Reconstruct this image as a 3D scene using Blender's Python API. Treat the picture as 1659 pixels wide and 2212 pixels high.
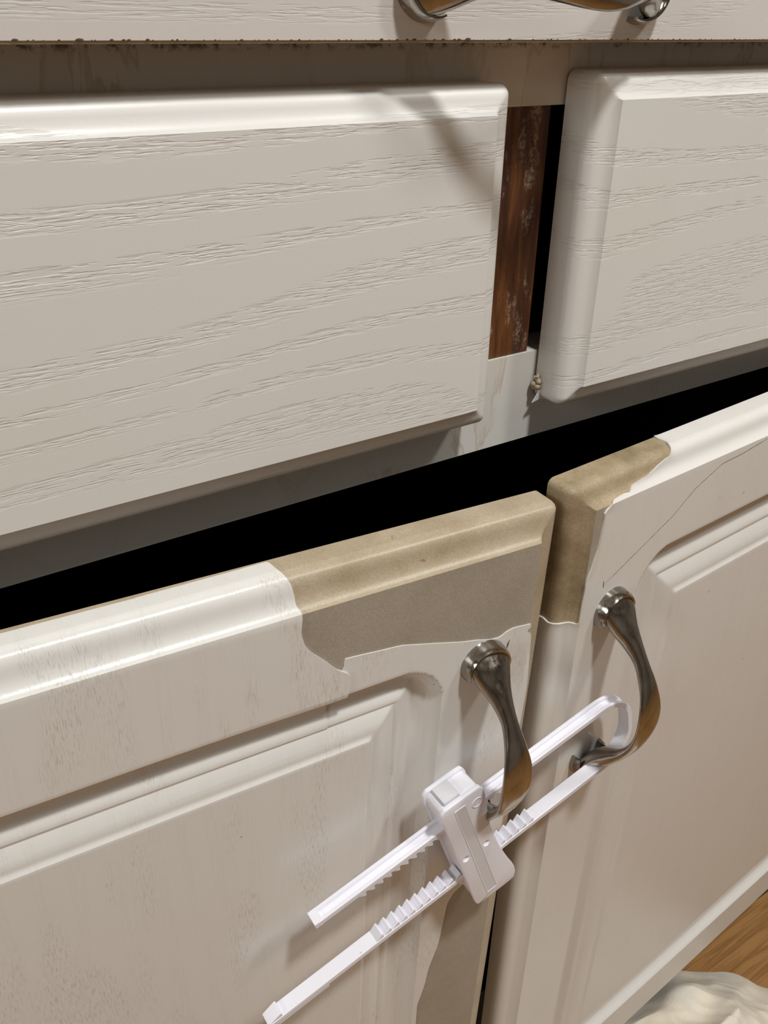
import bpy, bmesh, math, random
import numpy as np
from mathutils import Matrix, Vector, noise
random.seed(7)
MM = 0.001
for o in list(bpy.data.objects):
    bpy.data.objects.remove(o, do_unlink=True)
sc = bpy.context.scene
COL = sc.collection

# ------------------------------------------------------------------ camera
CAM_POS = (0.0, -0.260, 0.775)
YAW, PITCH, ROLL = math.radians(33.22161), math.radians(30.04212), math.radians(0.828204)
cam_d = bpy.data.cameras.new('camera')
cam_d.sensor_fit = 'HORIZONTAL'
cam_d.sensor_width = 36.0
cam_d.lens = 36.0 * 1854.12 / 1659.0
cam_d.clip_start = 0.01
cam_d.clip_end = 30
cam = bpy.data.objects.new('camera', cam_d)
COL.objects.link(cam)
F = Vector((math.sin(YAW) * math.cos(PITCH), math.cos(YAW) * math.cos(PITCH), -math.sin(PITCH)))
R0 = Vector((math.cos(YAW), -math.sin(YAW), 0))
U0 = R0.cross(F)
R1 = math.cos(ROLL) * R0 + math.sin(ROLL) * U0
U1 = -math.sin(ROLL) * R0 + math.cos(ROLL) * U0
m = Matrix((R1, U1, -F)).transposed().to_4x4()
m.translation = Vector(CAM_POS)
cam.matrix_world = m
sc.camera = cam

# ------------------------------------------------------------------ exposure, world, lights
sc.view_settings.view_transform = 'Standard'
sc.view_settings.look = 'None'
sc.view_settings.gamma = 1.0
sc.view_settings.use_curve_mapping = False
sc.view_settings.exposure = 0.0
w = bpy.data.worlds.new('world')
sc.world = w
w.use_nodes = True
w.node_tree.nodes['Background'].inputs[0].default_value = (0.8, 0.85, 1.0, 1)
w.node_tree.nodes['Background'].inputs[1].default_value = 0.3


def area(name, loc, size, energy, color, target):
    l = bpy.data.lights.new(name, 'AREA')
    l.shape = 'DISK'
    l.size = size
    l.energy = energy
    l.color = color
    o = bpy.data.objects.new(name, l)
    COL.objects.link(o)
    o.location = loc
    d = Vector(target) - Vector(loc)
    o.rotation_euler = d.to_track_quat('-Z', 'Y').to_euler()
    return o


KEY = (0.28, -0.70, 2.02)
area('key_fill_lamp', KEY, 0.15, 17.5, (0.98, 1.0, 0.985), (0.28, -0.70, 0.0))
area('key_fill_lamp', (0.95, -0.72, 1.78), 0.20, 5.5, (1.0, 0.985, 0.94), (0.35, 0.0, 0.6))  # added fill from the right, no such lamp known
area('added_left_fill', (-2.12, -0.62, 1.45), 0.85, 15, (0.95, 1.0, 0.98), (0.3, 0.0, 0.65))  # made-up daylight, added as fill for left-facing bevels


# ------------------------------------------------------------------ materials
def new_mat(name):
    mt = bpy.data.materials.new(name)
    mt.use_nodes = True
    nt = mt.node_tree
    b = nt.nodes['Principled BSDF']
    return mt, nt, b


def N(nt, typ, **kw):
    n = nt.nodes.new(typ)
    for k, v in kw.items():
        if k.startswith('i_'):
            key = k[2:]
            n.inputs[int(key) if key.isdigit() else key].default_value = v
        else:
            setattr(n, k, v)
    return n


def ramp(nt, fac, stops, interp='LINEAR'):
    r = nt.nodes.new('ShaderNodeValToRGB')
    r.color_ramp.interpolation = interp
    e = r.color_ramp.elements
    while len(e) < len(stops):
        e.new(0.5)
    for i, (p, c) in enumerate(stops):
        e[i].position = p
        e[i].color = c if len(c) == 4 else (*c, 1)
    nt.links.new(fac, r.inputs[0])
    return r.outputs[0]


def g(v):
    return (v, v, v, 1)


def coords(nt, scale, rot=(0, 0, 0), loc=(0, 0, 0)):
    tc = nt.nodes.new('ShaderNodeTexCoord')
    mp = nt.nodes.new('ShaderNodeMapping')
    mp.inputs['Scale'].default_value = scale
    mp.inputs['Rotation'].default_value = rot
    mp.inputs['Location'].default_value = loc
    nt.links.new(tc.outputs['Object'], mp.inputs[0])
    return mp.outputs[0]


def tex_noise(nt, vec, scale, detail=3, rough=0.5, dist=0.0):
    n = N(nt, 'ShaderNodeTexNoise', i_Scale=scale, i_Detail=detail, i_Roughness=rough, i_Distortion=dist)
    nt.links.new(vec, n.inputs['Vector'])
    return n.outputs['Fac']


def math_n(nt, op, a, b=None, c=None, clamp=False):
    n = nt.nodes.new('ShaderNodeMath')
    n.operation = op
    n.use_clamp = clamp
    for i, v in enumerate((a, b, c)):
        if v is None:
            continue
        if isinstance(v, (int, float)):
            n.inputs[i].default_value = v
        else:
            nt.links.new(v, n.inputs[i])
    return n.outputs[0]


def mix_c(nt, fac, a, b):
    n = nt.nodes.new('ShaderNodeMix')
    n.data_type = 'RGBA'
    if isinstance(fac, (int, float)):
        n.inputs[0].default_value = fac
    else:
        nt.links.new(fac, n.inputs[0])
    for sock, v in ((n.inputs[6], a), (n.inputs[7], b)):
        if isinstance(v, tuple):
            sock.default_value = v if len(v) == 4 else (*v, 1)
        else:
            nt.links.new(v, sock)
    return n.outputs[2]


def bump(nt, b, h, strength, dist=0.0003, normal=None):
    n = nt.nodes.new('ShaderNodeBump')
    n.inputs['Strength'].default_value = strength
    n.inputs['Distance'].default_value = dist
    nt.links.new(h, n.inputs['Height'])
    if normal is not None:
        nt.links.new(normal, n.inputs['Normal'])
    if b is not None:
        nt.links.new(n.outputs[0], b.inputs['Normal'])
    return n.outputs[0]


def foil_material(name, base, grain_axis, grain_strength, dirt, seed, rough=0.34, band=48.0, figure=9.0):
    """white vinyl foil embossed with wood grain along X or Z of the part"""
    mt, nt, b = new_mat(name)
    a = (0.16, 0.3, 1) if grain_axis == 'X' else (1, 0.3, 0.16)
    # broad cathedral figure: contour bands of a slow noise
    slow = coords(nt, a, loc=(seed, seed * 1.7, seed * 0.3))
    n0 = tex_noise(nt, slow, 11.0, 2.0, 0.45, 0.2)
    tcz = nt.nodes.new('ShaderNodeTexCoord')
    sz = nt.nodes.new('ShaderNodeSeparateXYZ')
    nt.links.new(tcz.outputs['Object'], sz.inputs[0])
    ax_v = sz.outputs[2] if grain_axis == 'X' else sz.outputs[0]
    fr = math_n(nt, 'FRACT', math_n(nt, 'ADD', math_n(nt, 'MULTIPLY', ax_v, band), math_n(nt, 'MULTIPLY', n0, figure)))
    bandm = ramp(nt, fr, [(0.0, g(0)), (0.45, g(0.0)), (0.60, g(1)), (0.86, g(1)), (0.93, g(0))])
    # fine pores
    s = (0.055, 0.06, 1) if grain_axis == 'X' else (1, 0.05, 0.04)
    fine = coords(nt, s, loc=(seed * 2.1, 0, seed))
    nf = tex_noise(nt, fine, 1500.0, 2.0, 0.55, 0.2)
    pores = ramp(nt, nf, [(0.0, g(0)), (0.50, g(0)), (0.57, g(1))])
    em = math_n(nt, 'MULTIPLY', bandm, pores)
    orange = tex_noise(nt, coords(nt, (1, 1, 1)), 900.0, 2.0)
    nrm = bump(nt, None, orange, 0.10, 0.0002)
    h = math_n(nt, 'SUBTRACT', 1.0, em)
    bump(nt, b, h, grain_strength, 0.00022, nrm)
    col = mix_c(nt, math_n(nt, 'MULTIPLY', em, 0.06), (*base, 1), (base[0] * 0.75, base[1] * 0.72, base[2] * 0.66, 1))
    # faint yellowing and small specks
    ny = tex_noise(nt, coords(nt, (1, 1, 1), loc=(seed, 0, 0)), 14.0, 3.0)
    col = mix_c(nt, math_n(nt, 'MULTIPLY', ramp(nt, ny, [(0.5, g(0)), (0.8, g(1))]), 0.12), col, (0.70, 0.64, 0.50, 1))
    if dirt > 0:
        sd = coords(nt, (1, 0.3, 0.10), loc=(seed * 3, 0, 0))
        nd = tex_noise(nt, sd, 2300.0, 2.0, 0.6)
        ng = tex_noise(nt, coords(nt, (1, 1, 0.25), loc=(seed, 1, 2)), 60.0, 2.0)
        dm = math_n(nt, 'MULTIPLY', ramp(nt, nd, [(0.50, g(0)), (0.68, g(1))]), ramp(nt, ng, [(0.52, g(0)), (0.64, g(1))]))
        col = mix_c(nt, math_n(nt, 'MULTIPLY', dm, dirt), col, (0.30, 0.25, 0.19, 1))
    vo = N(nt, 'ShaderNodeTexVoronoi', i_Scale=42.0)
    nt.links.new(coords(nt, (1, 1, 1), loc=(seed, seed, 0)), vo.inputs['Vector'])
    sp = ramp(nt, vo.outputs['Distance'], [(0.0, g(1)), (0.018, g(1)), (0.030, g(0))])
    col = mix_c(nt, math_n(nt, 'MULTIPLY', sp, 0.6), col, (0.22, 0.16, 0.10, 1))
    nt.links.new(col, b.inputs['Base Color'])
    b.inputs['Roughness'].default_value = rough
    b.inputs['Specular IOR Level'].default_value = 0.5
    return mt


WHITE = (0.80, 0.77, 0.735)
M = {}
M['foil_drawer'] = foil_material('drawer_foil', WHITE, 'X', 0.55, 0.0, 0.0, 0.36)
M['foil_drawer_right'] = foil_material('drawer_foil_right', WHITE, 'X', 0.6, 0.06, 0.43, 0.36)
M['foil_upper'] = foil_material('upper_foil', (0.74, 0.70, 0.67), 'X', 0.35, 0.0, 0.9, 0.38)
M['foil_door_left'] = foil_material('door_foil_left', WHITE, 'Z', 0.22, 0.36, 1.3, 0.23, 55)
M['foil_door_right'] = foil_material('door_foil_right', (0.80, 0.765, 0.725), 'Z', 0.12, 0.10, 2.1, 0.30, 55)


def mdf_material(name, c1, c2, c3, rough, seed=0.0):
    mt, nt, b = new_mat(name)
    v = coords(nt, (1, 1, 1), loc=(seed, 0, 0))
    fine = tex_noise(nt, v, 1500.0, 3.0, 0.65)
    mid = tex_noise(nt, v, 45.0, 4.0, 0.6)
    col = ramp(nt, mid, [(0.30, c1), (0.52, c2), (0.74, c3)])
    col = mix_c(nt, math_n(nt, 'MULTIPLY', ramp(nt, fine, [(0.40, g(1)), (0.60, g(0))]), 0.28), col, (c1[0] * 0.55, c1[1] * 0.52, c1[2] * 0.48, 1))
    sp = tex_noise(nt, v, 170.0, 1.0)
    col = mix_c(nt, math_n(nt, 'MULTIPLY', ramp(nt, sp, [(0.78, g(0)), (0.82, g(1))]), 0.7), col, (0.20, 0.11, 0.05, 1))
    nt.links.new(col, b.inputs['Base Color'])
    bump(nt, b, fine, 0.22, 0.0002)
    b.inputs['Roughness'].default_value = rough
    return mt


M['mdf_edge'] = mdf_material('mdf_edge', (0.45, 0.355, 0.235), (0.52, 0.425, 0.30), (0.58, 0.49, 0.36), 0.32)
M['mdf_edge_dirty'] = mdf_material('mdf_edge_dirty', (0.27, 0.20, 0.115), (0.45, 0.35, 0.22), (0.55, 0.43, 0.28), 0.5, 3.3)
M['mdf_face'] = mdf_material('mdf_face', (0.40, 0.345, 0.275), (0.44, 0.38, 0.31), (0.475, 0.415, 0.34), 0.55, 1.1)


def frame_material():
    mt, nt, b = new_mat('frame_laminate')
    v = coords(nt, (1, 1, 1))
    n1 = tex_noise(nt, coords(nt, (1, 1, 0.35), loc=(0.4, 0, 0)), 38.0, 4.0, 0.6, 0.6)
    ring = ramp(nt, n1, [(0.52, g(0)), (0.545, g(1)), (0.57, g(0.25)), (0.70, g(0.35))])
    n2 = tex_noise(nt, v, 11.0, 2.0)
    stain = math_n(nt, 'MULTIPLY', ring, ramp(nt, n2, [(0.46, g(0)), (0.60, g(1))]))
    col = mix_c(nt, math_n(nt, 'MULTIPLY', stain, 0.40), (0.78, 0.75, 0.70, 1), (0.42, 0.27, 0.12, 1))
    tc = nt.nodes.new('ShaderNodeTexCoord')
    sx = nt.nodes.new('ShaderNodeSeparateXYZ')
    nt.links.new(tc.outputs['Object'], sx.inputs[0])
    # grime collected right under the upper drawer front
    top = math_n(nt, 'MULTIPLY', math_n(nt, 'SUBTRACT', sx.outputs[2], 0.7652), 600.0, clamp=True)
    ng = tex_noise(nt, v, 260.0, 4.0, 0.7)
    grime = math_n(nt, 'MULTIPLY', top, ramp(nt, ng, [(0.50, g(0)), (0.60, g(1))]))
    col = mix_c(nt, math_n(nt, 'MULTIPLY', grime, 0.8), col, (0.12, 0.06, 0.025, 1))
    sp = tex_noise(nt, coords(nt, (1, 1, 1), loc=(0.2, 0, 0.1)), 330.0, 1.0)
    col = mix_c(nt, math_n(nt, 'MULTIPLY', ramp(nt, sp, [(0.80, g(0)), (0.84, g(1))]), 0.7), col, (0.13, 0.09, 0.06, 1))
    nt.links.new(col, b.inputs['Base Color'])
    b.inputs['Roughness'].default_value = 0.4
    nb = tex_noise(nt, coords(nt, (0.2, 1, 1)), 900.0, 2.0)
    bump(nt, b, nb, 0.15, 0.0002)
    return mt


M['frame'] = frame_material()


def brown_material():
    mt, nt, b = new_mat('stained_wood')
    v = coords(nt, (1, 1, 0.12))
    n1 = tex_noise(nt, v, 170.0, 4.0, 0.6, 0.4)
    col = ramp(nt, n1, [(0.30, (0.030, 0.010, 0.004)), (0.5, (0.085, 0.026, 0.007)), (0.72, (0.22, 0.08, 0.018))])
    n2 = tex_noise(nt, coords(nt, (1, 1, 0.35), loc=(0.12, 0, 0.03)), 75.0, 6.0, 0.72)
    patch = ramp(nt, n2, [(0.555, g(0)), (0.64, g(1))])
    n3 = tex_noise(nt, coords(nt, (1, 1, 1)), 700.0, 3.0)
    patch = math_n(nt, 'MULTIPLY', patch, ramp(nt, n3, [(0.38, g(0.1)), (0.6, g(1))]))
    col = mix_c(nt, math_n(nt, 'MULTIPLY', patch, 0.75), col, (0.42, 0.33, 0.24, 1))
    nt.links.new(col, b.inputs['Base Color'])
    b.inputs['Roughness'].default_value = 0.5
    bump(nt, b, n1, 0.3, 0.0006)
    return mt


M['brown'] = brown_material()


def plain(name, col, rough=0.5, metal=0.0, spec=0.5):
    mt, nt, b = new_mat(name)
    b.inputs['Base Color'].default_value = (*col, 1)
    b.inputs['Roughness'].default_value = rough
    b.inputs['Metallic'].default_value = metal
    b.inputs['Specular IOR Level'].default_value = spec
    return mt, nt, b


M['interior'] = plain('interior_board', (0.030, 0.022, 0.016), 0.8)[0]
M['door_back'] = plain('door_back', (0.30, 0.27, 0.23), 0.6)[0]
M['dark_line'] = plain('dark_grime', (0.10, 0.065, 0.04), 0.9)[0]

mt, nt, b = plain('nickel', (0.45, 0.42, 0.38), 0.13, 1.0)
nn = tex_noise(nt, coords(nt, (1, 1, 0.15)), 500.0, 4.0, 0.6)
rr = ramp(nt, nn, [(0.35, g(0.09)), (0.7, g(0.24))])
nt.links.new(rr, b.inputs['Roughness'])
nw = tex_noise(nt, coords(nt, (1, 1, 0.4)), 120.0, 3.0)
nt.links.new(ramp(nt, nw, [(0.35, (0.30, 0.27, 0.235)), (0.65, (0.46, 0.43, 0.39))]), b.inputs['Base Color'])
bump(nt, b, nn, 0.04, 0.0002)
M['nickel'] = mt

mt, nt, b = plain('white_plastic', (0.93, 0.91, 0.99), 0.30)
nn = tex_noise(nt, coords(nt, (1, 1, 1)), 420.0, 2.0)
c = mix_c(nt, math_n(nt, 'MULTIPLY', ramp(nt, nn, [(0.74, g(0)), (0.80, g(1))]), 0.6), (0.93, 0.91, 0.99, 1), (0.25, 0.17, 0.13, 1))
nt.links.new(c, b.inputs['Base Color'])
b.inputs['Subsurface Weight'].default_value = 0.08
b.inputs['Subsurface Radius'].default_value = (0.003, 0.003, 0.003)
M['plastic'] = mt
M['plastic_grey'] = plain('grey_plastic', (0.76, 0.755, 0.79), 0.35)[0]


def floor_material():
    mt, nt, b = new_mat('oak_floor')
    v = coords(nt, (1, 1, 1))
    br = N(nt, 'ShaderNodeTexBrick', i_Scale=1.0)
    br.inputs['Mortar Size'].default_value = 0.0012
    br.inputs['Brick Width'].default_value = 1.2
    br.inputs['Row Height'].default_value = 0.085
    br.inputs['Color1'].default_value = (0.42, 0.215, 0.075, 1)
    br.inputs['Color2'].default_value = (0.54, 0.29, 0.11, 1)
    br.inputs['Mortar'].default_value = (0.09, 0.04, 0.015, 1)
    nt.links.new(v, br.inputs['Vector'])
    n1 = tex_noise(nt, coords(nt, (0.05, 1, 1)), 260.0, 5.0, 0.6, 0.3)
    dark = ramp(nt, n1, [(0.40, g(1)), (0.55, g(0))])
    col = mix_c(nt, math_n(nt, 'MULTIPLY', dark, 0.65), br.outputs['Color'], (0.24, 0.105, 0.032, 1))
    nt.links.new(col, b.inputs['Base Color'])
    b.inputs['Roughness'].default_value = 0.35
    return mt


M['floor'] = floor_material()


def cloth_material():
    mt, nt, b = new_mat('cotton_cloth')
    n = tex_noise(nt, coords(nt, (1, 1, 1)), 22.0, 4.0, 0.6)
    col = ramp(nt, n, [(0.36, (0.82, 0.77, 0.69)), (0.50, (0.92, 0.83, 0.70)), (0.66, (0.93, 0.82, 0.66))])
    nt.links.new(col, b.inputs['Base Color'])
    b.inputs['Roughness'].default_value = 0.9
    wv = tex_noise(nt, coords(nt, (1, 1, 1)), 1200.0, 1.0)
    bump(nt, b, wv, 0.3, 0.0004)
    return mt


M['cloth'] = cloth_material()
M['wall'] = plain('wall_paint', (0.46, 0.44, 0.41), 0.9)[0]
M['ceiling'] = plain('ceiling_paint', (0.70, 0.69, 0.66), 0.9)[0]
M['lamp_glass'] = plain('lamp_glass', (0.9, 0.9, 0.88), 0.4)[0]
M['counter'] = plain('counter_laminate', (0.42, 0.36, 0.30), 0.35)[0]


# ------------------------------------------------------------------ helpers
def link(name, me, mats, parent=None, matrix=None, smooth=True, angle=35):
    o = bpy.data.objects.new(name, me)
    COL.objects.link(o)
    for mm in (mats if isinstance(mats, (list, tuple)) else [mats]):
        me.materials.append(mm)
    if parent is not None:
        o.parent = parent
    if matrix is not None:
        o.matrix_basis = matrix
    if smooth:
        for p in me.polygons:
            p.use_smooth = True
        try:
            me.set_sharp_from_angle(angle=math.radians(angle))
        except Exception:
            pass
    return o


def empty(name, loc, label, cat, group=None):
    o = bpy.data.objects.new(name, None)
    COL.objects.link(o)
    o.location = loc
    o['label'] = label
    o['category'] = cat
    if group:
        o['group'] = group
    return o


def mesh(name, verts, faces):
    me = bpy.data.meshes.new(name)
    me.from_pydata([tuple(v) for v in verts], [], faces)
    me.validate()
    me.update()
    return me


class MB:
    def __init__(s):
        s.bm = bmesh.new()

    def box(s, x0, x1, y0, y1, z0, z1, bev=0.0, mat=0):
        r = bmesh.ops.create_cube(s.bm, size=1.0)
        vs = r['verts']
        for v in vs:
            v.co = Vector(((x0 + x1) / 2 + v.co.x * (x1 - x0), (y0 + y1) / 2 + v.co.y * (y1 - y0), (z0 + z1) / 2 + v.co.z * (z1 - z0))) * MM
        fs = set()
        for v in vs:
            fs.update(v.link_faces)
        for f in fs:
            f.material_index = mat
        if bev > 0:
            es = set()
            for v in vs:
                es.update(v.link_edges)
            bmesh.ops.bevel(s.bm, geom=list(es), offset=bev * MM, segments=2, affect='EDGES', profile=0.6)
        return s

    def prism(s, pts, y0, y1, bev=0.0, mat=0, seg=2):
        """outline pts in (x,z) mm extruded from y0 (front) to y1 (back)"""
        a = [s.bm.verts.new((x * MM, y0 * MM, z * MM)) for x, z in pts]
        bb = [s.bm.verts.new((x * MM, y1 * MM, z * MM)) for x, z in pts]
        n = len(pts)
        fs = [s.bm.faces.new(a), s.bm.faces.new(bb[::-1])]
        for i in range(n):
            fs.append(s.bm.faces.new((a[i], bb[i], bb[(i + 1) % n], a[(i + 1) % n])))
        for f in fs:
            f.material_index = mat
        bmesh.ops.recalc_face_normals(s.bm, faces=fs)
        if bev > 0:
            es = [e for f in fs[:2] for e in f.edges]
            bmesh.ops.bevel(s.bm, geom=list(set(es)), offset=bev * MM, segments=seg, affect='EDGES', profile=0.5)
        return s

    def build(s, name, mats, parent=None, matrix=None, smooth=True, angle=35):
        me = bpy.data.meshes.new(name)
        s.bm.to_mesh(me)
        s.bm.free()
        return link(name, me, mats, parent, matrix, smooth, angle)


# ------------------------------------------------------------------ routed MDF fronts (pure geometry, millimetres)
#GEO-BEGIN
def smooth_profile(pts, n=26):
    p = np.array(pts, float)
    d = np.r_[0, np.cumsum(np.hypot(*np.diff(p, axis=0).T))]
    t = np.linspace(0, d[-1], n)
    t = np.unique(np.r_[t, d[1]])
    return np.c_[np.interp(t, d, p[:, 0]), np.interp(t, d, p[:, 1])]


DOOR_EDGE = [(0, 0), (0, 8.6), (0.25, 10.4), (0.9, 11.9), (1.9, 12.9), (3.2, 13.5), (4.8, 13.95), (6.3, 14.5), (7.6, 15.4), (8.5, 16.5), (9.1, 17.5), (9.4, 18.5)]
DOOR_EDGE_L = [(i * 1.27, d) for i, d in DOOR_EDGE]
DRAWER_EDGE = [(0, 0), (0, 10.5), (0.3, 12.5), (1.0, 14.0), (2.2, 15.2), (3.8, 16.0), (5.6, 16.6), (7.2, 17.3), (8.4, 18.1), (9.0, 18.8), (9.3, 19.5)]
# groove section, s = 0 at the panel, 1 at the outer wall; value = depth below the face
GROOVE = [(0.0, 0.0), (0.03, 0.55), (0.06, 0.95), (0.09, 1.05), (0.14, 1.15), (0.20, 1.5), (0.27, 2.15), (0.33, 2.8), (0.375, 3.35), (0.395, 3.5), (0.415, 3.2), (0.44, 3.05), (0.50, 3.5), (0.57, 4.3), (0.65, 5.2), (0.72, 5.8), (0.80, 6.0), (0.87, 5.6), (0.93, 4.6), (0.975, 2.8), (1.0, 1.4), (1.004, 0.0), (9, 0.0)]


class Front:
    """one rectangular front, local x to the right, z up, y = -depth"""
    def __init__(s, W, H, edge, groove=None, rc=2.5, step=4.0, fine=None):
        s.W, s.H, s.rc = W, H, rc
        s.groove = groove           # dict l,r,b,t = (outer inset, panel inset), rho
        prof = smooth_profile(edge, 30)
        s.T = prof[-1, 1]
        s.us, s.ux, s.ud = s.axis(W, prof, groove and (groove['l'], groove['r']), step, fine and fine[0])
        s.vs, s.vz, s.vd = s.axis(H, prof, groove and (groove['b'], groove['t']), step, fine and fine[1])
        X, Z = np.meshgrid(s.ux, s.vz, indexing='ij')
        D = np.minimum(*np.meshgrid(s.ud, s.vd, indexing='ij'))
        face = D >= s.T - 1e-6
        if groove:
            D = np.where(face, D - s.gdepth(X, Z), D)
        # rounded outline corners
        cx = np.minimum(X, W - X)
        cz = np.minimum(Z, H - Z)
        rc2 = rc
        px, pz = np.maximum(rc2 - cx, 0), np.maximum(rc2 - cz, 0)
        m = (px > 0) & (pz > 0)
        k = np.where(m, np.maximum(px, pz) / np.maximum(np.hypot(px, pz), 1e-9), 1)
        nx, nz = rc2 - px * k, rc2 - pz * k
        X = np.where(m, np.where(X < W / 2, nx, W - nx), X)
        Z = np.where(m, np.where(Z < H / 2, nz, H - nz), Z)
        s.P = np.stack([X, -D, Z], -1)
        s.face = face
        s.SU, s.SV = np.meshgrid(s.us, s.vs, indexing='ij')
        du = np.gradient(s.P, axis=0)
        dv = np.gradient(s.P, axis=1)
        n = np.cross(du, dv)
        s.Nrm = n / np.maximum(np.linalg.norm(n, axis=-1, keepdims=True), 1e-9)

    def axis(s, L, prof, gr, step, fine):
        e = prof[-1, 0]
        pts = set()
        x = e
        marks = [e, L - e]
        dens = []
        if gr:
            (o1, p1), (o2, p2) = gr
            dens += [(o1 - 1.2, p1 + 0.6, 0.7), (L - p2 - 0.6, L - o2 + 1.2, 0.7)]
        if fine:
            dens += list(fine)
        while x < L - e - 1e-6:
            pts.add(round(x, 4))
            st = step
            for a, b_, q in dens:
                if a <= x < b_:
                    st = min(st, q)
                elif x < a < x + st:
                    st = a - x + 1e-4
            x += st
        pts.add(L - e)
        mid = np.array(sorted(pts))
        if L - e - mid[-2] < 0.05:
            mid = np.delete(mid, -2)
        arc = np.r_[0, np.cumsum(np.hypot(*np.diff(prof, axis=0).T))]
        A = arc[-1]
        us = np.r_[arc[:-1], A + (mid - e), A + (L - 2 * e) + (A - arc[::-1][1:])]
        ux = np.r_[prof[:-1, 0], mid, L - prof[::-1][1:, 0]]
        ud = np.r_[prof[:-1, 1], np.full(len(mid), prof[-1, 1]), prof[::-1][1:, 1]]
        return us, ux, ud

    def gdepth(s, X, Z):
        G = s.groove
        q = np.array(GROOVE)
        ss = np.full(X.shape, -9.0)
        for (o, p), d in ((G['l'], X), (G['r'], s.W - X), (G['b'], Z), (G['t'], s.H - Z)):
            ss = np.maximum(ss, (p - d) / (p - o))
        dep = 1.2 * np.interp(np.clip(ss, 0, 8), q[:, 0], q[:, 1])
        # rounded outer wall
        rho = G['rho']
        cx = (G['l'][0] + s.W - G['r'][0]) / 2
        cz = (G['b'][0] + s.H - G['t'][0]) / 2
        hx = (s.W - G['r'][0] - G['l'][0]) / 2 - rho
        hz = (s.H - G['t'][0] - G['b'][0]) / 2 - rho
        ax, az = np.abs(X - cx) - hx, np.abs(Z - cz) - hz
        sd = np.hypot(np.maximum(ax, 0), np.maximum(az, 0)) + np.minimum(np.maximum(ax, az), 0) - rho
        cap = np.interp(-sd, [0, 0.35, 1.2, 2.6, 4.2, 6.5, 50], [0, 1.3, 2.8, 4.6, 5.9, 6.4, 9])
        return np.where(sd < 0, np.minimum(dep, cap), 0.0)


GL = dict(l=(53, 86), r=(53, 86), b=(53, 81), t=(53, 81), rho=21)
GR = dict(l=(47, 80), r=(47, 80), b=(46, 78), t=(45, 78), rho=21)
LW, LH = 400.0, 515.0
RW, RH = 440.0, 519.0
left_front = Front(LW, LH, DOOR_EDGE_L, GL, 3.0, 3.0, ([(240, 400, 1.5)], [(430, 515, 1.5)]))
right_front = Front(RW, RH, DOOR_EDGE, GR, 3.0, 3.0, ([(0, 170, 1.5)], [(400, 519, 1.5)]))
aL, dL_ = math.radians(2.65626433), math.radians(1.74619863)
a_ = np.array([math.cos(aL), -math.sin(aL), 0]); z_ = np.array([0, 0, 1.0])
LX = math.cos(dL_) * a_ - math.sin(dL_) * z_
LZ = math.cos(dL_) * z_ + math.sin(dL_) * a_
LY = np.cross(LZ, LX)
LCORNER = np.array([217.6, -41.3, 611.8])     # upper right back corner
LO = LCORNER - LX * LW - LZ * LH
aR = math.radians(4.36945563)
RX = np.array([math.cos(aR), math.sin(aR), 0]); RZ = np.array([0, 0, 1.0]); RY = np.cross(RZ, RX)
RO = np.array([220.8, -42.0, 97.0])
#GEO-END


def frame_matrix(O, X, Y, Z):
    mm = Matrix((Vector(X), Vector(Y), Vector(Z))).transposed().to_4x4()
    mm.translation = Vector(O) * MM
    return mm


def poly_sd(U, V, poly):
    """signed distance to a polygon, positive outside"""
    p = np.array(poly, float)
    d = np.full(U.shape, 1e9)
    inside = np.zeros(U.shape, bool)
    for i in range(len(p)):
        a, b2 = p[i], p[(i + 1) % len(p)]
        e = b2 - a
        t = np.clip(((U - a[0]) * e[0] + (V - a[1]) * e[1]) / max(e @ e, 1e-9), 0, 1)
        d = np.minimum(d, np.hypot(U - a[0] - t * e[0], V - a[1] - t * e[1]))
        c = ((a[1] <= V) & (b2[1] > V)) | ((b2[1] <= V) & (a[1] > V))
        with np.errstate(divide='ignore', invalid='ignore'):
            xi = a[0] + (V - a[1]) * (b2[0] - a[0]) / (b2[1] - a[1])
        inside ^= c & (U < xi)
    return np.where(inside, -d, d)


def front_core(fr, name, mats, parent, matrix, face_slot=0, edge_slot=0, back_slot=0):
    nu, nv = fr.P.shape[:2]
    verts = (fr.P.reshape(-1, 3) * MM).tolist()
    faces, mi = [], []
    for i in range(nu - 1):
        for j in range(nv - 1):
            faces.append((i * nv + j, (i + 1) * nv + j, (i + 1) * nv + j + 1, i * nv + j + 1))
            mi.append(face_slot if fr.face[i, j] and fr.face[i + 1, j + 1] else edge_slot)
    ring = [i * nv for i in range(nu)] + [(nu - 1) * nv + j for j in range(1, nv)] + [i * nv + nv - 1 for i in range(nu - 2, -1, -1)] + [j for j in range(nv - 2, 0, -1)]
    faces.append(tuple(ring[::-1]))
    mi.append(back_slot)
    me = bpy.data.meshes.new(name)
    me.from_pydata(verts, [], faces)
    me.polygons.foreach_set('material_index', mi)
    me.update()
    return link(name, me, mats, parent, matrix, True, 24)


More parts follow.
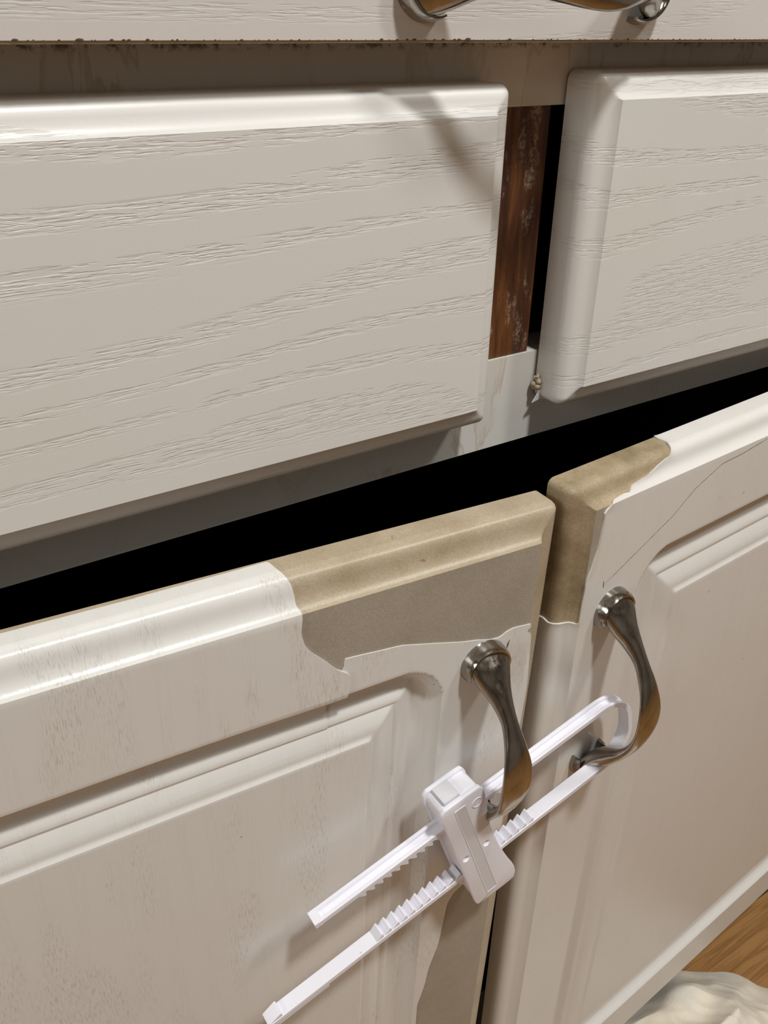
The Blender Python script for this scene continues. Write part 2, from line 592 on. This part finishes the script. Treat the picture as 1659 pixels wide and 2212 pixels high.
def front_skin(fr, name, mat, parent, matrix, fval, offset, margin):
    """foil sheet lying offset(mm) above the core wherever fval > 0, with its torn edge closed down to the core"""
    nu, nv = fr.P.shape[:2]
    off = offset if isinstance(offset, np.ndarray) else np.full((nu, nv), offset)
    top = fr.P + fr.Nrm * off[..., None]
    verts, faces, cache = [], [], {}
    edge_cache = {}

    def vid(i, j):
        k = (i, j)
        if k not in cache:
            cache[k] = len(verts)
            verts.append(top[i, j] * MM)
        return cache[k]

    def cut(a, b2):
        k = (a, b2) if a < b2 else (b2, a)
        if k not in edge_cache:
            fa, fb = fval[k[0]], fval[k[1]]
            t = fa / (fa - fb)
            q = top[k[0]] * (1 - t) + top[k[1]] * t
            base = fr.P[k[0]] * (1 - t) + fr.P[k[1]] * t
            edge_cache[k] = (len(verts), len(verts) + 1)
            verts.append(q * MM)
            verts.append(base * MM)
        return edge_cache[k]

    ok = fval > 0
    for i in range(nu - 1):
        for j in range(nv - 1):
            cs = [(i, j), (i + 1, j), (i + 1, j + 1), (i, j + 1)]
            kk = [ok[c2] for c2 in cs]
            if all(kk):
                faces.append([vid(*c2) for c2 in cs])
                continue
            if not any(kk):
                continue
            poly, cuts = [], []
            for q in range(4):
                a, b2 = cs[q], cs[(q + 1) % 4]
                if ok[a]:
                    poly.append(vid(*a))
                if ok[a] != ok[b2]:
                    t, bs = cut(a, b2)
                    poly.append(t)
                    cuts.append((t, bs, ok[a]))
            if len(poly) >= 3:
                faces.append(poly)
            if len(cuts) == 2:
                (t0, b0, o0), (t1, b1, _) = cuts
                faces.append([t1, t0, b0, b1] if o0 else [t0, t1, b1, b0])
    me = bpy.data.meshes.new(name)
    me.from_pydata([tuple(v) for v in verts], [], faces)
    me.update()
    return link(name, me, mat, parent, matrix, True, 24)


# ------------------------------------------------------------------ room
def structure(o):
    o['kind'] = 'structure'
    return o


structure(MB().box(-2200, 2200, -2600, 640, -30, 0).build('floor', M['floor'], smooth=False))
structure(MB().box(-2200, 2200, -2600, 640, 2400, 2430).build('ceiling', M['ceiling'], smooth=False))
structure(MB().box(-2200, 2200, 600, 640, 0, 2400).build('wall_back', M['wall'], smooth=False))
structure(MB().box(-2200, 2200, -2640, -2600, 0, 2400).build('wall_front', M['wall'], smooth=False))
structure(MB().box(-2240, -2200, -2600, 600, 0, 2400).build('wall_left', M['wall'], smooth=False))
structure(MB().box(2200, 2240, -2600, 600, 0, 2400).build('wall_right', M['wall'], smooth=False))

wf = MB()
for (y0, y1, z0, z1) in ((-1120, -1070, 950, 1950), (-170, -120, 950, 1950), (-1070, -170, 1900, 1950), (-1070, -170, 950, 1000), (-635, -605, 1000, 1900)):
    wf.box(-2199, -2165, y0, y1, z0, z1, 3)
structure(wf.build('added_window_1', M['ceiling'], smooth=False))  # unseen window frame, added to go with the left fill light
# ------------------------------------------------------------------ cabinet
cab = empty('base_cabinet', (0, 0, 0), 'white kitchen base cabinet with peeling foil doors and drawer fronts', 'cabinet')
CX0, CX1 = -215.0, 690.0
fm = MB()
for (x0, x1, z0, z1) in ((CX0, CX1, 747.2, 885), (CX0, CX1, 611.6, 652.0), (CX0, CX1, 95, 128), (CX0, CX0 + 38, 128, 611.6), (CX1 - 38, CX1, 128, 611.6), (CX0, CX0 + 38, 652, 747.2), (CX1 - 38, CX1, 652, 747.2)):
    fm.box(x0, x1, 0, 19, z0, z1)
fo = fm.build('face_frame', M['frame'], cab, smooth=False)
st = MB().box(190, 242.6, 1.2, 21, 652.05, 747.15, 0.3).build('drawer_divider', M['brown'], cab, smooth=False)
st['label'] = 'worn brown stained wood between the two drawer fronts'
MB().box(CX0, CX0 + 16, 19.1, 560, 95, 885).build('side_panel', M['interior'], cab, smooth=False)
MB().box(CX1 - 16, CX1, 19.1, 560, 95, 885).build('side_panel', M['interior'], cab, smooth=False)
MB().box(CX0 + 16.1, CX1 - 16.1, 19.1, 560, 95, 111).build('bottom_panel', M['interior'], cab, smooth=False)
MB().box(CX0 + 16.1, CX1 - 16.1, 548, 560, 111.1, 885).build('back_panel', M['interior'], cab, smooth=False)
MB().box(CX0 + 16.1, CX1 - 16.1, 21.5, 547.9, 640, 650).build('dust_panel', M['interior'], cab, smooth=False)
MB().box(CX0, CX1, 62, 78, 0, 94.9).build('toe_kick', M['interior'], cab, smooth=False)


# drawer fronts
def drawer(x0, x1, z0, z1, yb, mat, fine=None):
    fr = Front(x1 - x0, z1 - z0, DRAWER_EDGE, None, 4.0, 12.0)
    mm = Matrix.Translation(Vector((x0, -yb, z0)) * MM)
    return front_core(fr, 'drawer_front', [mat, M['door_back']], cab, mm, 0, 0, 1)


dl = drawer(-190, 209.2, 632.6, 756.2, 0.6, M['foil_drawer'])
drr = drawer(247.2, 660, 631.0, 759.2, 1.2, M['foil_drawer_right'])
tb = MB()
tb.prism([(247.4, 640.5), (246.2, 634.0), (243.4, 630.2), (247.6, 631.2), (252.0, 629.6), (254.5, 631.4), (250.5, 634.0)], -4.6, -4.1)
tip = tb.build('foil_tip', M['foil_upper'], drr, Matrix.Translation(Vector((-247.2, 1.2, -631.0)) * MM), smooth=False)
tip['label'] = 'loose white foil tip at the lower corner'
cbm = bmesh.new()
for k in range(14):
    r = random.uniform(0.7, 1.7)
    bmesh.ops.create_icosphere(cbm, subdivisions=2, radius=r * MM, matrix=Matrix.Translation(Vector((random.uniform(-1.6, 0.4), random.uniform(-3.2, -0.6), 8 + random.uniform(-3.5, 3.5))) * MM))
me = bpy.data.meshes.new('swollen')
cbm.to_mesh(me)
cbm.free()
sw = link('swollen_board', me, M['mdf_edge'], drr)
sw['label'] = 'crumbling swollen board bulging from the side'
# upper drawer front, flat with a bare machined lower lip
ub = MB()
ub.prism([(-190, 768.9), (660, 768.9), (660, 884), (-190, 884)], -23.0, -3.0)
ud = ub.build('drawer_front', M['foil_upper'], cab, smooth=False)
lip = MB().box(-190, 660, -22.6, -3.0, 768.15, 768.9).build('bottom_edge', M['mdf_edge'], ud, smooth=False)
lip['label'] = 'yellowed bare lower edge of the upper drawer front'
gr_bm = bmesh.new()
for k in range(240):
    x = -60 + k * 2.9 + random.uniform(-1.4, 1.4)
    if x > 640:
        break
    r = abs(random.gauss(0, 0.13)) + 0.07
    mtx = Matrix.Translation(Vector((x, -23.0, 768.95 + r * 0.2)) * MM) @ Matrix.Diagonal((random.uniform(1, 3.2), 0.35, 1, 1))
    bmesh.ops.create_icosphere(gr_bm, subdivisions=1, radius=r * MM, matrix=mtx)
me = bpy.data.meshes.new('grime')
gr_bm.to_mesh(me)
gr_bm.free()
go = link('grime_line', me, M['dark_line'], ud)
go['label'] = 'dark crumbs of dirt along the lower edge'

# doors
matL = frame_matrix(LO, LX, LY, LZ)
matR = frame_matrix(RO, RX, RY, RZ)
doorL = front_core(left_front, 'door', [M['mdf_face'], M['mdf_edge'], M['door_back']], cab, matL, 0, 1, 2)
doorL['label'] = 'left door with a large bare board patch at its upper right corner'
doorR = front_core(right_front, 'door', [M['mdf_face'], M['mdf_edge_dirty'], M['door_back']], cab, matR, 0, 1, 2)
doorR['label'] = 'right door with its upper left corner stripped to bare board'

# torn outlines, measured along the unrolled surface of each door (mm from the left back edge, mm from the bottom back edge)
BARE_L = [(294.5, 560), (295, 538.3), (295.7, 533.3), (297.1, 529.6), (298, 527.5), (298.5, 523.9), (298.5, 519.9), (299.4, 517.1), (298.8, 509.7), (300, 504.5), (302.9, 500), (307.9, 494.6), (312.5, 489.1), (315.7, 486.7), (315.6, 492.1), (322.7, 491.4), (330.3, 490.5), (335.2, 490), (340.2, 489.4), (354.7, 485.1), (367.9, 481.1), (374.7, 479.6), (381.7, 477.3), (386.3, 477.1), (389.5, 478.9), (392.9, 479.4), (402.9, 478.2), (399.9, 475), (408.4, 468.7), (409, 464.2), (411.3, 439.1), (410.4, 418.1), (407.3, 403.4), (408.2, 379.1), (408.2, 347.8), (390.9, 335), (377.9, 327.3), (374.7, 321.6), (372.6, 298.4), (371.8, 291.7), (367.5, 276.2), (365.8, 262.1), (362.5, 248.8), (362.8, 231.3), (358.8, 200), (364.8, 120), (359.8, -10), (450, -10), (450, 560)]
FLAP_L = [(250, 560), (294.5, 560), (295, 538.3), (295.7, 533.3), (297.1, 529.6), (298, 527.5), (298.5, 523.9), (298.5, 519.9), (299.4, 517.1), (298.8, 509.7), (300, 504.5), (302.9, 500), (307.9, 494.6), (312.5, 489.1), (315.7, 486.7), (317.6, 485.1), (317.9, 479.2), (316.8, 474.8), (316.7, 470.1), (311.5, 468.7), (311, 462.8), (310.9, 457.1), (310.6, 452.8), (250, 452.8)]
BARE_R = [(82.1, 570), (81.1, 548.1), (79.7, 544.3), (79.9, 539.5), (77.4, 535.8), (74.5, 533.1), (71.9, 532.8), (66.3, 531.3), (59.8, 529), (47.9, 527.8), (44.8, 525), (41.3, 525.6), (35, 525), (28.2, 521.6), (28.6, 518.3), (28.4, 514), (27.6, 504.3), (25.2, 495), (23.9, 491.4), (23.1, 490), (23.4, 486.5), (23.1, 479.4), (23.1, 468.5), (22.2, 467.5), (19.2, 467.9), (12.8, 468.1), (9.7, 467.7), (7, 468.6), (4.3, 468.2), (-10, 467.2), (-10, 570)]
CRACKS_R = [('foil_crack', [(35.8, 483.3), (48.7, 489.4), (58.4, 494.0), (68.3, 498.7), (76.9, 502.7), (83.8, 507.5), (90.7, 512.3), (99.8, 516.0), (109.0, 519.5), (123.3, 520.0), (144.6, 522.4)], 0.30), ('foil_nick', [(35.5, 482.0), (35.3, 485.4)], 1.3)]
CRACKS_L = [('foil_nick', [(390.1, 469.4), (390.6, 472.5), (391.5, 474.5)], 1.5)]


fvL = poly_sd(left_front.SU, left_front.SV, BARE_L)
# foil stops short of the back edge along the top
fvL = np.minimum(fvL, (left_front.vs[-1] - left_front.SV) - 2.4)
skin = front_skin(left_front, 'foil_skin', M['foil_door_left'], doorL, None, fvL, 0.42, 0)
skin['label'] = 'white wood grain foil with a torn edge'
fvR = poly_sd(right_front.SU, right_front.SV, BARE_R)
skinR = front_skin(right_front, 'foil_skin', M['foil_door_right'], doorR, None, fvR, 0.40 + 0.5 * np.exp(-np.clip(fvR, 0, 99) / 1.5), 0)
skinR['label'] = 'white foil peeling back from the bare corner'
# second layer: loose flap lying over the foil beside the tear
fF = -poly_sd(left_front.SU, left_front.SV, FLAP_L)
fF = np.minimum(fF, (left_front.vs[-1] - left_front.SV) - 2.2)
u0 = min(p[0] for p in FLAP_L)
offF = 0.46 + 0.95 * np.clip((left_front.SU - u0) / 60.0, 0, 1) ** 1.5 * np.clip((left_front.SV - 453.0) / 14.0, 0, 1)
flap = front_skin(left_front, 'foil_flap', M['foil_door_left'], doorL, None, fF, offF, 0)
flap['label'] = 'loose flap of foil lifting beside the bare patch'


def ribbon(fr, pts, wd, name, mat, parent, off=0.47):
    """thin raised line following the front surface through (su,sv) points"""
    P = np.array(pts, float)
    d = np.r_[0, np.cumsum(np.hypot(*np.diff(P, axis=0).T))]
    t = np.arange(0, d[-1], 0.8)
    U = np.interp(t, d, P[:, 0]); V = np.interp(t, d, P[:, 1])
    vs2, fs2 = [], []

    def surf(u, v):
        i = int(np.clip(np.searchsorted(fr.us, u) - 1, 0, len(fr.us) - 2))
        j = int(np.clip(np.searchsorted(fr.vs, v) - 1, 0, len(fr.vs) - 2))
        fu = (u - fr.us[i]) / (fr.us[i + 1] - fr.us[i]); fv = (v - fr.vs[j]) / (fr.vs[j + 1] - fr.vs[j])
        q = lambda A: (A[i, j] * (1 - fu) * (1 - fv) + A[i + 1, j] * fu * (1 - fv) + A[i, j + 1] * (1 - fu) * fv + A[i + 1, j + 1] * fu * fv)
        return q(fr.P) + q(fr.Nrm) * off
    for k in range(len(t)):
        a = (U[min(k + 1, len(t) - 1)] - U[max(k - 1, 0)], V[min(k + 1, len(t) - 1)] - V[max(k - 1, 0)])
        n = math.hypot(*a) or 1
        nx, nz = -a[1] / n, a[0] / n
        ww = wd * (0.5 + 0.5 * random.random()) * min(1, 0.3 + min(k, len(t) - 1 - k) / 12)
        vs2.append(surf(U[k] + nx * ww / 2, V[k] + nz * ww / 2) * MM)
        vs2.append(surf(U[k] - nx * ww / 2, V[k] - nz * ww / 2) * MM)
        if k:
            b2 = 2 * k
            fs2.append((b2 - 2, b2 - 1, b2 + 1, b2))
    me2 = bpy.data.meshes.new(name)
    me2.from_pydata([tuple(v) for v in vs2], [], fs2)
    me2.update()
    return link(name, me2, mat, parent)


for nm, pts, wd in CRACKS_R:
    ribbon(right_front, pts, wd, nm, M['dark_line'], doorR, 0.52)
for nm, pts, wd in CRACKS_L:
    ribbon(left_front, pts, wd, nm, M['dark_line'], doorL, 0.52)


# ------------------------------------------------------------------ bow handles
def catmull(P, n):
    P = np.array(P, float)
    P = np.vstack([2 * P[0] - P[1], P, 2 * P[-1] - P[-2]])
    out = []
    for i in range(1, len(P) - 2):
        for t in np.linspace(0, 1, n, endpoint=False):
            p0, p1, p2, p3 = P[i - 1:i + 3]
            out.append(0.5 * (2 * p1 + (p2 - p0) * t + (2 * p0 - 5 * p1 + 4 * p2 - p3) * t ** 2 + (3 * p1 - p0 - 3 * p2 + p3) * t ** 3))
    out.append(P[-2])
    return np.array(out)


def make_handle_mesh():
    half = [(52.5, 0.8, 14.0, 1.6), (49.5, 2.4, 18.0, 4.6), (45, 4.4, 18.5, 8.6), (39.5, 7.8, 15.0, 9.8), (34, 13.2, 9.6, 9.0), (27, 19.8, 7.2, 6.0), (17.5, 25.4, 10.2, 5.0), (8, 28.6, 13.6, 4.4), (0, 29.4, 14.8, 4.2)]
    full = half + [(-t, h, ww, th) for t, h, ww, th in half[-2::-1]]
    S = catmull(full, 7)
    n = 24
    verts, faces = [], []
    T = np.gradient(S[:, :2], axis=0)
    T /= np.linalg.norm(T, axis=1, keepdims=True)
    for k, (t, h, ww, th) in enumerate(S):
        nt_, nh = T[k][1], -T[k][0]         # normal to the path in the t-h plane, pointing outwards
        if nh < 0:
            nt_, nh = -nt_, -nh
        for q in range(n):
            an = 2 * math.pi * q / n
            c_, s_ = math.cos(an), math.sin(an)
            x = ww / 2 * math.copysign(abs(c_) ** 0.9, c_)
            y = th / 2 * math.copysign(abs(s_) ** 0.9, s_) * (1.0 if s_ > 0 else 0.75)
            verts.append((x * MM, -(h + nh * y) * MM, (t + nt_ * y) * MM))
    m_ = len(S)
    for k in range(m_ - 1):
        for q in range(n):
            faces.append((k * n + q, k * n + (q + 1) % n, (k + 1) * n + (q + 1) % n, (k + 1) * n + q))
    faces.append(tuple(range(n))[::-1])
    faces.append(tuple((m_ - 1) * n + q for q in range(n)))
    # crescent collars
    for sg in (1, -1):
        b0 = len(verts)
        na = 36
        sec = [(8.5, 0.0), (8.5, 4.4), (9.0, 5.6), (9.8, 5.7), (10.6, 4.2), (11.2, 0.0)]
        for a in range(na + 1):
            an = math.radians(-112 + 224 * a / na)
            taper = min(1.0, 0.55 + 0.9 * math.sin(math.pi * a / na))
            for r, h in sec:
                rr_ = 9.8 + (r - 9.8) * taper
                verts.append((rr_ * math.sin(an) * MM, -h * (0.75 + 0.25 * taper) * MM, sg * (43.4 + rr_ * 1.04 * math.cos(an)) * MM))
        L = len(sec)
        for a in range(na):
            for q in range(L - 1):
                faces.append((b0 + a * L + q, b0 + a * L + q + 1, b0 + (a + 1) * L + q + 1, b0 + (a + 1) * L + q))
        faces.append(tuple(b0 + q for q in range(L)))
        faces.append(tuple(b0 + na * L + q for q in range(L))[::-1])
    me_ = bpy.data.meshes.new('handle')
    me_.from_pydata(verts, [], faces)
    me_.update()
    bm_ = bmesh.new()
    bm_.from_mesh(me_)
    bmesh.ops.recalc_face_normals(bm_, faces=bm_.faces)
    bm_.to_mesh(me_)
    bm_.free()
    me_.materials.append(M['nickel'])
    for p in me_.polygons:
        p.use_smooth = True
    me_.set_sharp_from_angle(angle=math.radians(50))
    return me_


hm = make_handle_mesh()


def add_handle(parent, mtx, label):
    o = bpy.data.objects.new('handle', hm)
    COL.objects.link(o)
    o.parent = parent
    o.matrix_basis = mtx
    o['label'] = label
    return o


add_handle(doorL, Matrix.Translation(Vector((LW - 34.6, -18.9, LH - 101.5)) * MM) @ Matrix.Diagonal((1, 1, 0.925, 1)), 'bright nickel bow handle')
add_handle(doorR, Matrix.Translation(Vector((29.5, -18.9, 409.5)) * MM), 'bright nickel bow handle with the lock strap looped round it')
add_handle(ud, Matrix.Translation(Vector((211.0, -23.0, 784.2)) * MM) @ Matrix.Rotation(math.radians(90), 4, 'Y'), 'nickel bow handle set level')

# ------------------------------------------------------------------ countertop (above the picture)
ct = MB().box(CX0 - 10, CX1 + 10, -30, 598, 888, 926, 3).build('countertop', M['counter'])
ct['label'] = 'laminate countertop lying on the white base cabinet'
ct['category'] = 'countertop'

# ------------------------------------------------------------------ child safety lock
TH = math.radians(14.5)
lock = empty('cabinet_lock', (0.160, -0.0693, 0.4645), 'white plastic sliding child lock looped through both door handles', 'lock')
lock.rotation_euler = (0, -TH, 0)
# local: x along the legs, z up, y towards the doors; y = 0 is 68.5 mm in front of the frame
ZU, ZL = 20.5, -20.0     # outer face of upper leg, inner face of lower leg
YB, YF = 3.3, -3.3
TK = 2.6


def strap():
    bm_ = bmesh.new()
    # centre line of the outer face going: upper leg end -> right loop -> lower leg end
    zt, zb = ZU, ZL - TK
    xr, r = 107.0, 17.5
    outer = [(-62.0, zt), (-20, zt), (30, zt), (xr - r, zt)]
    for k in range(1, 12):
        a = math.pi / 2 * (1 - k / 12)
        outer.append((xr - r + r * math.cos(a), zt - r + r * math.sin(a)))
    outer.append((xr, zt - r))
    outer.append((xr, zb + r))
    for k in range(1, 12):
        a = -math.pi / 2 * k / 12
        outer.append((xr - r + r * math.cos(a), zb + r + r * math.sin(a)))
    outer += [(xr - r, zb), (30, zb), (-20, zb), (-96.0, zb)]
    P = np.array(outer)
    T = np.gradient(P, axis=0)
    T /= np.linalg.norm(T, axis=1, keepdims=True)
    Nn = np.c_[T[:, 1], -T[:, 0]]       # inward
    Nn = -Nn * np.sign((Nn * (P - [20, (zt + zb) / 2])).sum(1))[:, None]
    # channel section: (y, depth inwards)
    sec = [(YB, 0), (YB - 1.5, 0), (YB - 1.8, 1.7), (YF + 1.8, 1.7), (YF + 1.5, 0), (YF, 0), (YF, TK), (YB, TK)]
    rings = []
    for p, n_ in zip(P, Nn):
        rings.append([bm_.verts.new(((p[0] + n_[0] * d) * MM, y * MM, (p[1] + n_[1] * d) * MM)) for y, d in sec])
    for a, b2 in zip(rings[:-1], rings[1:]):
        for q in range(len(sec)):
            bm_.faces.new((a[q], a[(q + 1) % len(sec)], b2[(q + 1) % len(sec)], b2[q]))
    bm_.faces.new(rings[0])
    bm_.faces.new(rings[-1][::-1])

    def wedge(x, zbase, sg, wy0=YF + 0.25, wy1=YB - 0.25, ln=4.0, ht=2.7):
        q = [(x, zbase), (x + ln, zbase), (x + ln - 0.1, zbase + sg * ht), (x + ln - 0.8, zbase + sg * ht)]
        a = [bm_.verts.new((xx * MM, wy0 * MM, zz * MM)) for xx, zz in q]
        b2 = [bm_.verts.new((xx * MM, wy1 * MM, zz * MM)) for xx, zz in q]
        bm_.faces.new(a)
        bm_.faces.new(b2[::-1])
        for i in range(4):
            bm_.faces.new((a[i], b2[i], b2[(i + 1) % 4], a[(i + 1) % 4]))
    for k in range(21):
        x = -44 + k * 4.2
        wedge(x, ZU - TK + 0.05, -1)
        wedge(x, ZL - 0.05, 1)
    wedge(-97.5, ZL - 0.05, 1, ln=7, ht=2.4)
    wedge(-63, ZU - TK + 0.05, -1, ln=3, ht=0.8)
    bm_.faces.ensure_lookup_table()
    # small tab under the lower leg
    bmesh.ops.create_cube(bm_, size=1.0, matrix=Matrix.Translation(Vector((-82, -1.2, ZL - TK - 1.5)) * MM) @ Matrix.Diagonal((26 * MM, 3.0 * MM, 2.0 * MM, 1)))
    # tip block on the upper leg end
    bmesh.ops.create_cube(bm_, size=1.0, matrix=Matrix.Translation(Vector((-61.5, 0, ZU - TK / 2)) * MM) @ Matrix.Diagonal((4 * MM, 6.5 * MM, 2.9 * MM, 1)))
    bmesh.ops.recalc_face_normals(bm_, faces=bm_.faces)
    me_ = bpy.data.meshes.new('strap')
    bm_.to_mesh(me_)
    bm_.free()
    o = link('toothed_strap', me_, M['plastic'], lock, None, True, 30)
    bv = o.modifiers.new('bev', 'BEVEL')
    bv.width = 0.25 * MM
    bv.segments = 2
    bv.limit_method = 'ANGLE'
    bv.angle_limit = math.radians(40)
    return o


strap()
PLATE = [(-2.0, 30), (-1.6, 34.5), (0.2, 36.6), (2.6, 37.0), (16.6, 36.8), (19.0, 35.6), (20.2, 32.0), (20.0, 24), (19.6, 16), (19.5, 8), (20.2, 0), (21.8, -12), (24.3, -24), (26.4, -32), (27.0, -37.2), (26.0, -41.2), (23.0, -43.0), (6.5, -42.2), (4.2, -41.2), (3.2, -38), (1.9, -20), (0.7, -4), (-0.3, 12), (-1.3, 26)]


def smooth_loop(pts, n=3):
    P = np.array(pts, float)
    out = []
    L = len(P)
    for i in range(L):
        p0, p1, p2, p3 = P[i - 1], P[i], P[(i + 1) % L], P[(i + 2) % L]
        for t in np.linspace(0, 1, n, endpoint=False):
            out.append(tuple(0.5 * (2 * p1 + (p2 - p0) * t + (2 * p0 - 5 * p1 + 4 * p2 - p3) * t ** 2 + (3 * p1 - p0 - 3 * p2 + p3) * t ** 3)))
    return out


outl = smooth_loop(PLATE)
c0 = np.array(outl).mean(0)
inner = [tuple(c0 + (np.array(p) - c0) * np.array([0.93, 0.965])) for p in outl]
inner2 = [(x, z) for x, z in inner]
hb = MB()
hb.prism(outl, -7.2, -4.8, 0.7)
hous = hb.build('latch_plate', M['plastic'], lock, None, True, 40)
MB().prism(inner, -4.9, 4.9, 0.5).build('latch_body', M['plastic'], lock, None, True, 40)
MB().prism([(x - 0.3, z + 0.2) for x, z in outl], 4.8, 6.9, 0.6).build('back_plate', M['plastic'], lock, None, True, 40)
# recessed label bed, outlined by a fine step
lb = MB()
quad = [(4.7, 32.5), (9.9, 32.2), (15.7, -37.8), (10.2, -37.8)]
lb.prism(quad, -7.28, -7.0)
lab = lb.build('label_panel', M['plastic_grey'], hous, None, False)
lab['label'] = 'long narrow grey label panel'
# thin shadow frame of the recess
fb = MB()
q4 = [np.array(p) for p in quad]
for i in range(4):
    a, b2 = q4[i], q4[(i + 1) % 4]
    d = (b2 - a) / np.linalg.norm(b2 - a)
    nrm_ = np.array([-d[1], d[0]]) * 0.22
    fb.prism([tuple(a - nrm_), tuple(b2 - nrm_), tuple(b2 + nrm_), tuple(a + nrm_)], -7.42, -7.1)
fb.build('label_rim', M['plastic'], hous, None, False)


def disc(x, z, r, y, name, concave, mat):
    bm_ = bmesh.new()
    rings = []
    prof = [(1.0, 0.0), (0.93, 0.25), (0.80, 0.25), (0.72, 0.0), (0.02, 0.0)] if not concave else [(1.0, 0.0), (0.92, 0.12), (0.8, 0.02), (0.55, -0.0), (0.02, -0.0)]
    for f_, h_ in prof:
        rings.append([bm_.verts.new(((x + r * f_ * math.cos(2 * math.pi * k / 28)) * MM, (y - h_) * MM, (z + r * f_ * math.sin(2 * math.pi * k / 28)) * MM)) for k in range(28)])
    for a, b2 in zip(rings[:-1], rings[1:]):
        for k in range(28):
            bm_.faces.new((a[k], a[(k + 1) % 28], b2[(k + 1) % 28], b2[k]))
    bmesh.ops.recalc_face_normals(bm_, faces=bm_.faces)
    me_ = bpy.data.meshes.new(name)
    bm_.to_mesh(me_)
    bm_.free()
    return link(name, me_, mat, hous, None, True, 40)


disc(15.6, 28.6, 2.9, -7.22, 'moulded_ring', False, M['plastic'])


def dimple_boolean(spots):
    cb = bmesh.new()
    for x, z, r in spots:
        bmesh.ops.create_uvsphere(cb, u_segments=28, v_segments=16, radius=r * MM, matrix=Matrix.Translation(Vector((x, -7.2 - r * 0.45, z)) * MM))
    me_ = bpy.data.meshes.new('cutter')
    cb.to_mesh(me_)
    cb.free()
    cut_ = bpy.data.objects.new('cutter', me_)
    COL.objects.link(cut_)
    cut_.parent = lock
    bpy.context.view_layer.update()
    md = hous.modifiers.new('dimples', 'BOOLEAN')
    md.object = cut_
    md.operation = 'DIFFERENCE'
    md.solver = 'EXACT'
    dg = bpy.context.evaluated_depsgraph_get()
    nm_ = bpy.data.meshes.new_from_object(hous.evaluated_get(dg))
    hous.modifiers.clear()
    hous.data = nm_
    bpy.data.objects.remove(cut_, do_unlink=True)


dimple_boolean([(4.4, -2.6, 2.1), (15.6, -2.4, 2.1)])
bt = MB().box(2.2, 10.2, -4.6, 4.2, 30, 37.9, 0.6).build('release_button', M['plastic_grey'], lock, None, True)
bt['label'] = 'square grey release button on top'

# ------------------------------------------------------------------ cloth on the floor
def make_cloth():
    nx, ny = 170, 200
    cx, cy, rx, ry = 422.0, -101.0, 138.0, 104.0
    verts, faces = [], []
    for i in range(nx):
        for j in range(ny):
            rad = (i / (nx - 1)) ** 0.9
            an = 2 * math.pi * j / ny
            lob = 1 + 0.07 * math.sin(3 * an + 0.2) + 0.04 * math.sin(7 * an + 1.0) + 0.03 * math.sin(13 * an)
            x = cx + rx * lob * rad * math.cos(an)
            y = cy + ry * lob * rad * math.sin(an)
            env = (1 - rad ** 3)
            p = Vector((x * 0.75 + y * 0.5, y * 0.8 - x * 0.2, 0)) * 0.0125
            n1 = 1 - abs(noise.noise(p + Vector((3, 1, 0)))) * 2
            n2 = 1 - abs(noise.noise(p * 2.1 + Vector((8, 2, 0)))) * 2
            n3 = 1 - abs(noise.noise(Vector((p.x * 6.5, p.y * 3.2, 4)))) * 2
            z = 4 + env * (15 + 28 * n1 + 10 * n2 + 2.6 * n3) + 2.0 * n2
            verts.append((x * MM, y * MM, max(z, 0.6) * MM if rad < 0.985 else 0.0006))
    for i in range(nx - 1):
        for j in range(ny):
            faces.append((i * ny + j, (i + 1) * ny + j, (i + 1) * ny + (j + 1) % ny, i * ny + (j + 1) % ny))
    me_ = bpy.data.meshes.new('rag')
    me_.from_pydata(verts, [], faces)
    me_.update()
    o = link('crumpled_cloth', me_, M['cloth'], None, None, True, 80)
    o['label'] = 'crumpled off white cloth lying on the wooden floor below the right door'
    o['category'] = 'cloth'


make_cloth()


# ------------------------------------------------------------------ pendant fixtures round the key lamp and the added fill lamp
def pendant(x, y, z, r, label):
    root = empty('unseen_pendant', (x * MM, y * MM, z * MM), label, 'pendant light')
    bm_ = bmesh.new()
    rings = []
    for rr_, zz in ((r, 6), (r * 0.98, 30), (r * 0.80, 85), (r * 0.45, 130), (r * 0.14, 150), (r * 0.10, 145), (r * 0.42, 126), (r * 0.77, 82), (r * 0.95, 30), (r * 0.97, 6)):
        rings.append([bm_.verts.new((rr_ * math.cos(k * math.pi / 20) * MM, rr_ * math.sin(k * math.pi / 20) * MM, zz * MM)) for k in range(40)])
    rings.append(rings[0])
    for a, b2 in zip(rings[:-1], rings[1:]):
        for k in range(40):
            bm_.faces.new((a[k], a[(k + 1) % 40], b2[(k + 1) % 40], b2[k]))
    me_ = bpy.data.meshes.new('shade')
    bm_.to_mesh(me_)
    bm_.free()
    link('lamp_shade', me_, M['lamp_glass'], root, None, True)
    cb = bmesh.new()
    bmesh.ops.create_cone(cb, segments=12, radius1=2.5 * MM, radius2=2.5 * MM, depth=(2400 - z - 147) * MM, cap_ends=True, matrix=Matrix.Translation(Vector((0, 0, (147 + 2400 - z) / 2)) * MM))
    me_ = bpy.data.meshes.new('cord')
    cb.to_mesh(me_)
    cb.free()
    link('cord', me_, M['dark_line'], root, None, True)


pendant(280, -700, 2030, 110, 'white pendant lamp hanging in front of the cabinet')
pendant(950, -720, 1790, 120, 'added white pendant for fill light, hanging further to the right')
